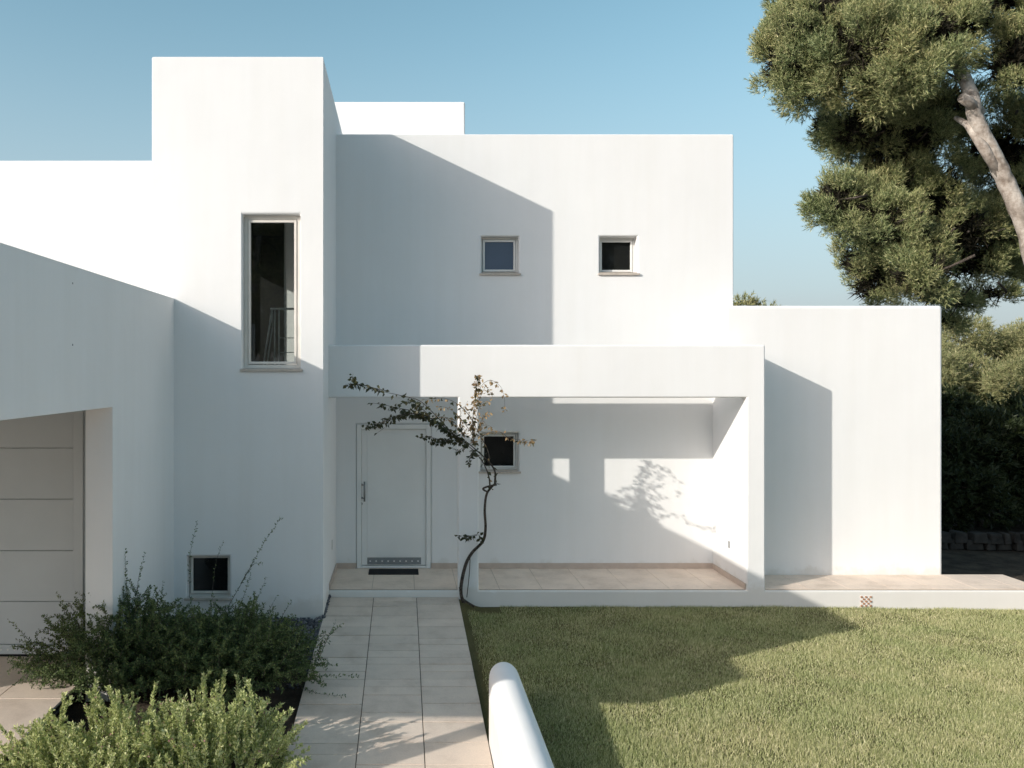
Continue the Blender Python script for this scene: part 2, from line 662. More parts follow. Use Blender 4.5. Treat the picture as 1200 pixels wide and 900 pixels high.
def path():
    m = MB()
    base = MB()
    sl = 0.053

    def pz(y):
        return 0.14 - sl * (DPO - y)
    y0, y1 = 3.6, DPO - 0.004
    base.slab([(-1.04, y0, pz(y0) - .12), (.78, y0, pz(y0) - .12), (.78, y1, pz(y1) - .12), (-1.04, y1, pz(y1) - .12),
               (-1.04, y0, pz(y0) - .008), (.78, y0, pz(y0) - .008), (.78, y1, pz(y1) - .008), (-1.04, y1, pz(y1) - .008)])
    cols = [(-1.04, -0.412), (-0.404, 0.189), (0.197, 0.78)]
    pat = [[.39, .39, .40, .30, .29, .41, .20, .20, .20, .20, .42] + [.4, .4, .2] * 9,
           [.20, .19, .38, .40, .30, .29, .21, .20, .20, .41, .20, .20] + [.4, .2, .4] * 9,
           [.30, .30, .29, .29, .40, .20, .20, .20, .20, .20, .20, .20] + [.4, .4, .4] * 9]
    for (xa, xb), rows in zip(cols, pat):
        y = y1
        for r in rows:
            ya = max(y0, y - r)
            if y - ya < 0.05:
                break
            g = 0.0055
            t = 0.0025 * rng.normal()
            a, b = ya + g, y - g
            m.slab([(xa, a, pz(a) - .03), (xb, a, pz(a) - .03), (xb, b, pz(b) - .03), (xa, b, pz(b) - .03),
                    (xa, a, pz(a) + t), (xb, a, pz(a) + t), (xb, b, pz(b) + t * .5), (xa, b, pz(b) + t * .5)])
            y = ya
    b = base.build('path_bed', M['grout'])
    tag(b, 'dark grout bed below the beige path tiles', 'path', kind='structure')
    o = m.build('path', M['path_tile'], bevel=0.003)
    tag(o, 'beige tiled garden path leading up to the front door', 'path', kind='structure')


path()


def driveway():
    m = MB()
    base = MB()
    base.slab([(-9.5, 1, .0), (-3.33, 1, .0), (-3.33, 9.68, .0), (-9.5, 9.68, .0),
               (-9.5, 1, .085), (-3.33, 1, .085), (-3.33, 9.68, .085), (-9.5, 9.68, .085)])
    o = base.build('driveway_bed', M['grout'], bevel=0.01)
    tag(o, 'raised concrete bed under the driveway slabs', 'driveway', kind='structure')
    x = -3.325
    k = 0
    while x > -9.4:
        xa = x - 0.66
        y = 9.67
        while y > 1.1:
            ya = y - 1.3
            m.box(xa + .005, x - .005, ya + .005, y - .005, .04, .098 + .001 * rng.normal())
            y = ya
        x = xa
    o = m.build('driveway', M['path_tile'], bevel=0.004)
    tag(o, 'beige slab driveway in front of the garage door', 'driveway', kind='structure')


driveway()


def street():
    m = MB()
    m.box(-60, 60, -9.0, -3.0, -.75, -.52)
    o = m.build('street', noisy_mat('street_asphalt', (.045, .046, .048), (.07, .07, .072), 1.5, .9, .2, 60, .3, .006))
    tag(o, 'grey asphalt street in front of the property', 'street', kind='structure')


street()

# ------------------------------------------------------------------ the house
house = thing('white_house', 'modern cubic white plaster house with tower, portico and sunken garage', 'house', (0, DFA, 0))
PL = M['plaster']

XW = 2.994
tower = solid('tower', [(-3.284, -1.039, DTO, 15.0, -.4, 7.433)],
              [(-2.10, -1.34, DTO - .1, 11.60, 3.345, 5.366),           # tall window opening
               (-3.05, -1.20, 11.40, 12.95, 2.80, 6.20),                # stair room behind it
               (-3.40, -3.00, 11.60, 12.35, 3.70, 5.27),                 # unseen side opening, added to let sun onto the stair room wall
               (-2.826, -2.268, DTO - .1, 11.37, .35, .888)],           # small low window
              PL, house, 0.03)
main = solid('main_block', [(-1.30, 5.16, DFA, 22.0, -.4, 7.011)],
             [(1.223, 1.809, DFA - .1, DFA + .24, 4.843, 5.415),
              (3.072, 3.658, DFA - .1, DFA + .24, 4.843, 5.415),
              (1.210, 1.809, DFA - .1, DFA + .24, 1.757, 2.356),
              (-.718, .439, DFA - .1, DFA + .10, .22, 2.488)],
             PL, house, 0.03)
solid('roof_block', [(-2.2, 1.10, 15.05, 19.0, 6.5, 8.07)], [], PL, house, 0.03)
solid('rear_wing', [(-16, -3.15, 13.3, 20, -.4, 6.60)], [], PL, house, 0.03)
solid('side_block', [(4.86, 8.14, DBX, 19.0, -.4, 4.303)], [], PL, house, 0.05)
solid('portico', [(-1.10, 4.95, DPO, 13.42, -.5, .23),
                  (4.90, 9.08, DPO, 12.90, -.5, .23),
                  (.779, 1.066, DPO, 12.17, .0, 3.5),
                  (-1.10, 5.09, DPO, 12.17, 2.94, 3.683),
                  (4.83, 5.09, DPO, 13.42, .0, 3.683)], [], PL, house, 0.025)
solid('garage', [(-12, -XW, 5.27, 11.40, -.4, 4.264),
                 (-8.1, -2.99, 4.60, 5.75, 2.75, 3.30)],
      [(-9.5, -3.274, 5.76, 9.70, -1, 2.94),
       (-9.5, -3.19, 4.5, 5.80, -1, 2.75),
       (-9.5, -8.1, 4.5, 5.80, -1, 2.94),
       (-3.6, -2.8, 4.5, 5.58, -1, 2.75),
       (-3.6, -2.8, 5.70, 8.806, -1, 2.75),
       (-3.6, -2.8, 5.76, 8.806, 2.5, 2.94)], PL, house, 0.015)


def tiles(x0, x1, y0, y1, z, sx, sy, name):
    b = MB().box(x0, x1, y0, y1, z, z + .008)
    o = b.build(name, M['porch_grout'], house)
    m = MB()
    x = x0
    while x < x1 - .02:
        xb = min(x + sx, x1)
        y = y1
        while y > y0 + .02:
            ya = max(y - sy, y0)
            m.box(x + .003, xb - .003, ya + .003, y - .003, z + .004, z + .012)
            y = ya
        x = xb
    m.build('tiles', M['porch_tile'], o, bevel=.002)


tiles(-1.035, 4.825, DPO + .03, DFA - .005, .232, .60, .60, 'porch_floor')
tiles(5.095, 9.06, DPO + .03, DBX + .035 - .005, .232, .60, .60, 'terrace_floor')

sk = MB()
sk.box(-1.03, -.72, DFA - .016, DFA - .002, .245, .325)
sk.box(.442, 4.825, DFA - .016, DFA - .002, .245, .325)
sk.box(4.812, 4.827, DPO + .02, DFA - .018, .245, .325)
sk.box(-1.037, -1.022, DPO + .02, DFA - .018, .245, .325)
sk.build('skirting', M['skirting'], house, bevel=.003)


# unseen white wall added on the right to bounce sun onto the left-hand walls
solid('bounce_wall', [(11.2, 11.5, -2.5, 11.6, -.6, 2.5)], [], PL, house, .03)

# windows: a part with frame, pane and sill
def window(x0, x1, z0, z1, y, depth, fw, pane, frame_m, tilt=0.0, sill=True, inner=None, label=None):
    """opening x0..x1, z0..z1 in a wall face at y; the frame sits depth behind it"""
    fy = y + depth
    m = MB()
    t = .05
    m.box(x0 + .002, x0 + fw, fy, fy + t, z0 + .002, z1 - .002)
    m.box(x1 - fw, x1 - .002, fy, fy + t, z0 + .002, z1 - .002)
    m.box(x0 + fw, x1 - fw, fy, fy + t, z0 + .002, z0 + fw)
    m.box(x0 + fw, x1 - fw, fy, fy + t, z1 - fw, z1 - .002)
    w = m.build('window', frame_m, house, bevel=.006)
    if label:
        w['label'] = label
    sa = .032
    a0, a1, b0, b1 = x0 + fw + .006, x1 - fw - .006, z0 + fw + .006, z1 - fw - .006
    s = MB()
    sy0, sy1 = fy - .012, fy + .045
    s.box(a0, a0 + sa, sy0, sy1, b0, b1)
    s.box(a1 - sa, a1, sy0, sy1, b0, b1)
    s.box(a0 + sa, a1 - sa, sy0, sy1, b0, b0 + sa)
    s.box(a0 + sa, a1 - sa, sy0, sy1, b1 - sa, b1)
    s.build('sash', frame_m, w, bevel=.005)
    p = MB().box(a0 + sa - .004, a1 - sa + .004, fy + .012, fy + .020, b0 + sa - .004, b1 - sa + .004)
    p.build('pane', pane, w)
    if sill:
        q = MB()
        q.box(x0 - .03, x1 + .03, y - .035, y - .001, z0 - .034, z0 - .005)
        q.build('sill', M['sill'], w, bevel=.004)
        q2 = MB().box(x0 + .004, x1 - .004, y + .002, fy - .004, z0 + .001, z0 + .012)
        q2.build('sill', M['sill'] if frame_m is not M['frame_beige'] else M['frame_beige'], w)
    return w


window(-2.10, -1.34, 3.345, 5.366, DTO, .10, .055, M['glass'], M['frame_beige'], label='tall narrow tower window showing a dark stairwell')
window(-2.826, -2.268, .35, .888, DTO, .14, .012, M['pane_dark'], M['frame_beige'], label='small low dark tower window behind the shrub')
window(1.223, 1.809, 4.843, 5.415, DFA, .13, .030, M['pane_blue'], M['frame_white'], label='upper window with a painted blue sky reflection in the tower shadow')
window(3.072, 3.658, 4.843, 5.415, DFA, .17, .030, M['pane_dark'], M['frame_white'], label='upper dark window in the sunlit wall')
window(1.210, 1.809, 1.757, 2.356, DFA, .13, .030, M['pane_dark'], M['frame_white'], label='small dark window under the portico beam')

# stair room seen through the tall window
MB().box(-3.04, -1.80, 12.925, 12.944, 2.81, 6.19).build('stairwell_dark_sheet', M['dark'], house)  # black sheet added in place of the unlit depth of the room
rl = MB()
rail_y = 11.95
rz = CAM_Z + (436 - 362) * rail_y / 1000
rl.tube([P(317, 362, rail_y), P(348, 362, rail_y)], .016, 8)
for py in (396, 413):
    rl.tube([P(327, py, rail_y), P(348, py, rail_y)], .006, 6)
rl.tube([P(322, 362, rail_y), P(322, 440, rail_y)], .012, 6)
rl.tube([P(327, 362, rail_y), P(327, 440, rail_y)], .012, 6)
rl.build('stair_railing', M['steel'], house, smooth=True)
rl = MB()
rl.tube([P(319, 362, rail_y), P(307, 440, rail_y)], .014, 6)
rl.tube([P(319, 385, rail_y), P(311, 440, rail_y)], .010, 6)
rl.tube([P(319, 362, rail_y), P(319, 386, rail_y)], .010, 6)
rl.build('stair_handrail', M['steel'], house, smooth=True)


# front door
def front_door():
    y = DFA
    fr = MB()
    a, b, z0, z1 = -.718, .439, .246, 2.488
    fr.box(a + .003, a + .075, y - .012, y + .07, z0, z1 - .003)
    fr.box(b - .075, b - .003, y - .012, y + .07, z0, z1 - .003)
    fr.box(a + .075, b - .075, y - .012, y + .07, z1 - .075, z1 - .003)
    fr.box(a + .075, b - .075, y - .008, y + .08, z0, z0 + .035)
    d = fr.build('front_door', M['door_paint'], house, bevel=.006)
    lf = MB()
    c0, c1, e0, e1 = a + .079, b - .079, z0 + .045, z1 - .080
    lf.box(c0, c1, y + .012, y + .055, e0, e1)
    o = lf.build('door_leaf', M['door_paint'], d, bevel=.004)
    pn = MB()
    p0, p1, q0, q1 = c0 + .085, c1 - .075, e0 + .125, e1 - .055
    pn.box(p0, p1, y + .005, y + .015, q0, q1)
    pn.build('door_panel', M['door_paint'], d, bevel=.004)
    kp = MB().box(p0, p1, y + .002, y + .016, e0 + .012, e0 + .115)
    kp.build('kick_plate', M['kick'], d, bevel=.002)
    for k in range(9):
        x = p0 + (p1 - p0) * (k + .5) / 9
        MB().tube([(x, y + .004, e0 + .063), (x, y - .006, e0 + .063)], .013, 10).build('kick_plate_stud', M['frame_white'], d)
    hd = MB()
    hx = (427.3 - 472) * .0133
    zt, zb = CAM_Z - (564 - 436) * .0133, CAM_Z - (587 - 436) * .0133
    hd.tube([(hx, y - .06, zt), (hx, y - .06, zb)], .013, 10)
    for z in (zt - .05, zb + .05):
        hd.tube([(hx - .04, y + .012, z), (hx - .04, y - .045, z), (hx, y - .06, z)], .011, 8)
        hd.tube([(hx - .085, y + .004, z), (hx - .03, y + .002, z)], .012, 8)
    hd.build('handle', M['metal'], d, smooth=True)
    lk = MB()
    lk.tube([(hx - .05, y + .013, zb - .045), (hx - .05, y - .004, zb - .045)], .019, 14)
    lk.build('door_lock', M['metal'], d)


front_door()


# garage door
def garage_door():
    y = 9.6
    m = MB()
    xr, xl = -3.706, -8.3
    zs = [3.2, 2.446, 1.870, 1.290, .718, .238]
    for k in range(len(zs) - 1):
        m.box(xl, xr, y, y + .05, zs[k + 1] + .0025, zs[k] - .0025)
    g = m.build('garage_door', M['garage_paint'], house, bevel=.008)
    MB().box(xl, xr, y + .03, y + .06, .1, 3.2).build('door_backing', M['garage_paint'], g)
    MB().box(xl, xr, y - .003, y + .045, .125, .230).build('bottom_rail', M['garage_paint'], g, bevel=.006)
    for k in range(24):
        x = xr - .06 - k * .075
        MB().tube([(x, y + .001, .178), (x, y - .009, .178)], .011, 8).build('bottom_rail_stud', M['frame_white'], g)
    MB().box(xl, xr, y + .01, y + .05, .098, .122).build('door_seal', M['rubber'], g)
    f = MB()
    f.box(xr + .012, xr + .125, y - .05, y + .06, .098, 3.1)
    f.box(xr + .125, -3.2, y - .02, y + .09, .098, 3.1)
    f.build('door_frame', M['garage_paint'], g, bevel=.008)


garage_door()


# small marks in the walls
def slot(x0, x1, y0, y1, z0, z1):
    MB().box(x0, x1, y0, y1, z0, z1).build('wall_slot', M['kick'], house)


zz = CAM_Z - (637 - 436) * .0126
slot(-1.041, -1.035, 12.50, 12.54, zz - .07, zz + .07)
zz = CAM_Z - (637 - 436) * .0127
slot(4.826, 4.832, 12.60, 12.66, zz - .05, zz + .05)
for py in (332, 404):
    d = XW / ((472 - 85) / 1000)
    z = CAM_Z - (py - 436) * d / 1000
    wh = MB()
    wh.tube([(-XW - .01, d, z), (-XW + .003, d, z)], .010, 10)
    wh.build('weep_hole', M['kick'], house)


def vent():
    x0, x1, z0, z1 = 6.42, 6.58, .005, .160
    MB().box(x0, x1, DPO - .004, DPO + .01, z0, z1).build('vent', M['frame_white'], house)
    v = bpy.data.objects['vent']
    m = MB()
    n = 5
    w = (x1 - x0) / n
    h = (z1 - z0) / n
    for i in range(n):
        for j in range(n):
            if (i + j) % 2 == 0:
                m.box(x0 + i * w + .003, x0 + (i + 1) * w - .003, DPO - .016, DPO - .002, z0 + j * h + .003, z0 + (j + 1) * h - .003)
    m.build('vent_lattice', M['terracotta'], v, bevel=.003)


vent()

# doormat
dm = MB()
dm.box(-.52, .24, 12.86, 13.20, .2445, .258)
o = dm.build('doormat', M['rubber'], bevel=.005)
tag(o, 'black rubber doormat lying on the porch tiles before the front door', 'doormat')


# low white rounded wall beside the path
def low_wall():
    m = MB()
    xc, hw = .926, .138
    zt = .64
    prof = [(-hw, -.4), (-hw, zt - .155)]
    for k in range(1, 16):
        a = math.pi * (1 - k / 16)
        prof.append((hw * math.cos(a), zt - .155 + .155 * (math.sin(a) ** .9)))
    prof += [(hw, zt - .155), (hw, -.4)]
    ys = [3.0, 4.0, 5.0, 6.0, 7.0, 7.6, 7.80, 7.85, 7.875, 7.885]
    ins = [0] * 6 + [0, .006, .018, .04]
    n = len(prof)
    for y, i in zip(ys, ins):
        for (px, pz) in prof:
            s = (hw - i) / hw
            m.v.append((xc + px * s, y, pz - (i if pz > 0 else 0)))
    for k in range(len(ys) - 1):
        for j in range(n - 1):
            a = k * n + j
            m.f.append((a, a + 1, a + 1 + n, a + n))
    m.f.append(tuple((len(ys) - 1) * n + j for j in range(n)))
    m.f.append(tuple(reversed(range(n))))
    o = m.build('garden_wall', PL, smooth=True)
    bm = bmesh.new()
    bm.from_mesh(o.data)
    bmesh.ops.recalc_face_normals(bm, faces=bm.faces)
    bm.to_mesh(o.data)
    bm.free()
    tag(o, 'low white garden wall with rounded top between path and lawn', 'wall')


low_wall()


# gravel at the tower foot
def gravel():
    n = 5200
    x = -3.0 + rng.random(n) * 1.95
    y = 10.1 + rng.random(n) * 1.06
    y = np.where(rng.random(n) < .14, 9.0 + rng.random(n) * 3.0, y)
    x = np.where(y > 11.12, -1.035 - .0 * x, x)
    edge = rng.random(n) < .12
    x = np.where(edge, -1.05 - .05 * rng.random(n), x)
    y = np.where(edge, 9.5 + rng.random(n) * 2.4, y)
    ok = ~((x < -1.04) & (y > 11.14))
    x, y = x[ok], y[ok]
    n = len(x)
    s = .012 + .022 * rng.random(n)
    t = np.array([(1, 0, 0), (-1, 0, 0), (0, 1, 0), (0, -1, 0), (0, 0, 1), (0, 0, -1)], float)
    fc = np.array([(0, 2, 4), (2, 1, 4), (1, 3, 4), (3, 0, 4), (2, 0, 5), (1, 2, 5), (3, 1, 5), (0, 3, 5)])
    q = rng.normal(size=(n, 3, 3))
    q, _ = np.linalg.qr(q)
    z = np.array([ground_z(a, b) for a, b in zip(x, y)]) + s * .5 + .06 * (y - 9.5) / 2
    v = np.einsum('nij,kj->nki', q, t) * s[:, None, None] * (0.7 + .6 * rng.random((n, 6, 1))) + np.stack([x, y, z], 1)[:, None, :]
    f = (np.arange(n)[:, None, None] * 6 + fc[None]).reshape(-1, 3)
    m, nn, l, b = new_mat('gravel_stones', .85, .3)
    g = nn.new('ShaderNodeNewGeometry')
    r = ramp(nn, l, g.outputs['Random Per Island'], [(0, (.035, .037, .045)), (.6, (.10, .10, .11)), (1, (.24, .23, .23))])
    l.new(r.outputs[0], b.inputs['Base Color'])
    o = np_mesh('gravel', v.reshape(-1, 3), f, m)
    tag(o, 'dark grey gravel strip at the foot of the tower', 'gravel', kind='stuff')


gravel()


# ------------------------------------------------------------------ planting
def bez(pts, n):
    """smooth curve through points (Catmull-Rom)"""
    p = [Vector(q) for q in pts]
    p = [p[0] * 2 - p[1]] + p + [p[-1] * 2 - p[-2]]
    out = []
    for i in range(1, len(p) - 2):
        for k in range(n):
            t = k / n
            a, b, c, d = p[i - 1], p[i], p[i + 1], p[i + 2]
            out.append(0.5 * ((2 * b) + (c - a) * t + (2 * a - 5 * b + 4 * c - d) * t * t + (3 * b - a - 3 * c + d) * t ** 3))
    out.append(p[-2])
    return out


def spray_shrub(name, label, stems, leaf, per_m, lsize, lwid, stem_m, leaf_m, up=.5, rad=.004, cat='shrub'):
    """stems: lists of points. leaves in loose whorls along the outer part of each"""
    t = thing(name, label, cat, tuple(stems[0][0][0]))
    tb = MB()
    B, D = [], []
    for (pts, start, dens) in stems:
        c = bez(pts, 6)
        L = len(c)
        tb.tube(c, [rad * (1.15 - k / L) for k in range(L)], 4)
        for k in range(L - 1):
            if k / L < start:
                continue
            seg = c[k + 1] - c[k]
            n = max(1, int(seg.length * per_m * dens * random.uniform(.6, 1.4)))
            tg = seg.normalized()
            for j in range(n):
                B.append(tuple(c[k] + seg * random.random()))
                r = Vector((random.gauss(0, 1), random.gauss(0, 1), random.gauss(0, 1))).normalized()
                r = (r - tg * r.dot(tg)).normalized()
                D.append(tuple((r * (1 - up * .5) + tg * up + Vector((0, 0, .15))).normalized()))
    tb.build('stems', stem_m, t, smooth=True)
    B = np.array(B)
    D = np.array(D)
    n = len(B)
    v, f = leaf_quads(B, D, lsize * (.6 + .8 * rng.random(n)), lwid * (.7 + .6 * rng.random(n)))
    np_mesh('leaves', v, f, leaf_m, t)
    return t, B, D


def dark_shrub(cx, cy, w, d, h, ns, name, label, extra=()):
    stems = []
    z0 = ground_z(cx, cy)
    for k in range(ns):
        a = random.uniform(0, 2 * math.pi)
        u = math.sqrt(random.random())
        x1 = cx + w * u * math.cos(a)
        y1 = cy + d * u * math.sin(a)
        hh = h * (1 - .55 * u ** 2.5) * random.uniform(.55, 1.08)
        x0 = cx + (x1 - cx) * .25 + random.uniform(-.1, .1)
        y0 = cy + (y1 - cy) * .25 + random.uniform(-.1, .1)
        mid = Vector((x0 + (x1 - x0) * .45, y0 + (y1 - y0) * .45, z0 + hh * .65))
        end = Vector((x1, y1, z0 + hh))
        tip = end + Vector((x1 - cx, y1 - cy, 0)) * random.uniform(.0, .18) + Vector((0, 0, random.uniform(-.06, .12)))
        stems.append(([Vector((x0, y0, z0)), mid, end, tip], .14, 1.0))
        # side twigs
        for q in range(3):
            s0 = mid.lerp(end, random.random())
            dd = Vector((random.gauss(0, 1), random.gauss(0, 1), random.gauss(.3, .6))).normalized() * random.uniform(.12, .30)
            stems.append(([s0, s0 + dd * .6 + Vector((0, 0, .02)), s0 + dd], .0, 1.1))
    for q in range(34):       # wispy shoots standing out of the mass
        a = random.uniform(0, 2 * math.pi)
        u = random.uniform(.2, .95)
        p = Vector((cx + w * u * math.cos(a), cy + d * u * math.sin(a), z0 + h * (1 - .5 * u * u) * .8))
        dd = Vector((math.cos(a) * u * .6 + random.gauss(0, .25), math.sin(a) * u * .4 + random.gauss(0, .2), random.uniform(.5, 1.0))) * random.uniform(.2, .42)
        stems.append(([p, p + dd * .5 + Vector((0, 0, .02)), p + dd], .0, .45))
    for e in extra:
        stems.append(e)
    return spray_shrub(name, label, stems, None, 215, .027, .013, M['bark_dark'], M['shrub_dark'], .35, .003)


def shoot(pts, dens=.35):
    return ([P(*q) for q in pts], .10, dens)


left_shoots = [shoot([(150, 720, 9.3), (148, 680, 9.2), (146, 640, 9.2)], .5),
               shoot([(160, 720, 9.3), (162, 680, 9.2), (170, 648, 9.2)], .45),
               shoot([(150, 730, 9.3), (132, 690, 9.2), (117, 650, 9.1)], .5),
               shoot([(120, 760, 9.3), (85, 725, 9.1), (66, 693, 9.0)], .5),
               shoot([(130, 740, 9.3), (108, 705, 9.2), (88, 693, 9.1)], .5),
               shoot([(100, 770, 9.2), (60, 757, 9.0), (18, 750, 8.9)], .55),
               shoot([(110, 765, 9.2), (75, 742, 9.0), (45, 737, 8.9)], .5),
               shoot([(185, 730, 9.4), (188, 705, 9.4), (191, 682, 9.3)], .5),
               shoot([(130, 725, 9.3), (122, 700, 9.2), (105, 688, 9.2)], .8)]
right_shoots = [shoot([(262, 720, 10.0), (285, 680, 10.2), (310, 635, 10.2), (331, 605, 10.3)], .40),
                shoot([(282, 684, 10.2), (296, 662, 10.2), (308, 661, 10.2)], .4),
                shoot([(222, 700, 10.0), (222, 655, 10.2), (231, 611, 10.3)], .30),
                shoot([(248, 700, 10.0), (253, 660, 10.2), (262, 633, 10.3)], .28),
                shoot([(285, 725, 9.9), (300, 705, 10.0), (312, 677, 10.1)], .4),
                shoot([(275, 722, 9.9), (285, 700, 10.0), (294, 672, 10.1)], .4),
                shoot([(300, 730, 9.9), (315, 715, 10.0), (324, 698, 10.1)], .4),
                shoot([(335, 770, 9.3), (365, 790, 9.1), (420, 792, 8.9)], .55),
                shoot([(340, 760, 9.4), (365, 755, 9.2), (390, 752, 9.1)], .5),
                shoot([(345, 800, 9.0), (370, 812, 8.8), (405, 816, 8.7)], .45),
                shoot([(330, 770, 9.4), (360, 775, 9.2), (395, 780, 9.1)], .45)]
dark_shrub(-2.90, 8.95, 1.15, .80, 1.0, 260, 'flowering_shrub', 'dark green wiry shrub against the garage corner, tall thin shoots on top', left_shoots)
dark_shrub(-1.80, 9.10, 1.0, .95, .82, 270, 'flowering_shrub', 'dark green wiry shrub by the path edge, arching shoots before the low tower window', right_shoots)


def pale_shrub(cx, cy, w, d, h, ns, label, seed):
    random.seed(seed)
    stems = []
    z0 = ground_z(cx, cy)
    for k in range(ns):
        a = random.uniform(0, 2 * math.pi)
        u = math.sqrt(random.random())
        x1 = cx + w * u * math.cos(a)
        y1 = cy + d * u * math.sin(a)
        hh = h * (1 - .45 * u ** 2) * random.uniform(.55, 1.12)
        x0 = cx + (x1 - cx) * .7
        y0 = cy + (y1 - cy) * .7
        lean = Vector((random.gauss(0, .11) + .12 * u * math.cos(a), random.gauss(0, .10), 0))
        stems.append(([Vector((x0, y0, z0 + .03)), Vector((x0, y0, z0)).lerp(Vector((x1, y1, z0 + hh)), .55) + lean * .3,
                       Vector((x1, y1, z0 + hh)) + lean], .30, 1.0))
    for k in range(22):          # taller single sprigs break the outline
        a = random.uniform(0, 2 * math.pi)
        u = random.random() ** .5 * .85
        x1, y1 = cx + w * u * math.cos(a), cy + d * u * math.sin(a)
        hh = h * (1.08 - .35 * u * u) * random.uniform(1.0, 1.25)
        b0 = Vector((x1, y1, z0 + h * .35))
        stems.append(([b0, Vector((x1 + random.gauss(0, .02), y1, z0 + hh * .75)), Vector((x1 + random.gauss(0, .05), y1 + random.gauss(0, .04), z0 + hh))], .1, 1.25))
    t, B, D = spray_shrub('pale_shrub', label, stems, None, 300, .033, .0155, M['bark_dark'], M['shrub_pale'], .58, .003)
    top = B[:, 2] > z0 + h * .45
    idx = np.nonzero(top)[0]
    idx = rng.choice(idx, min(160, len(idx)), replace=False)
    idx = np.repeat(idx, 4)
    pb = B[idx] + rng.normal(size=(len(idx), 3)) * .006
    v, f = leaf_quads(pb, unit(rng.normal(size=(len(idx), 3))), np.full(len(idx), .014), np.full(len(idx), .012))
    np_mesh('flowers', v, f, M['petal'], t)['kind'] = 'stuff'


pale_shrub(-2.50, 7.08, .80, .60, .68, 290, 'sunlit pale green bush with upright sprigs, by the driveway edge', 3)
pale_shrub(-1.60, 7.14, .64, .74, .72, 300, 'sunlit pale green bush with upright sprigs, by the tiled path', 5)
random.seed(11)


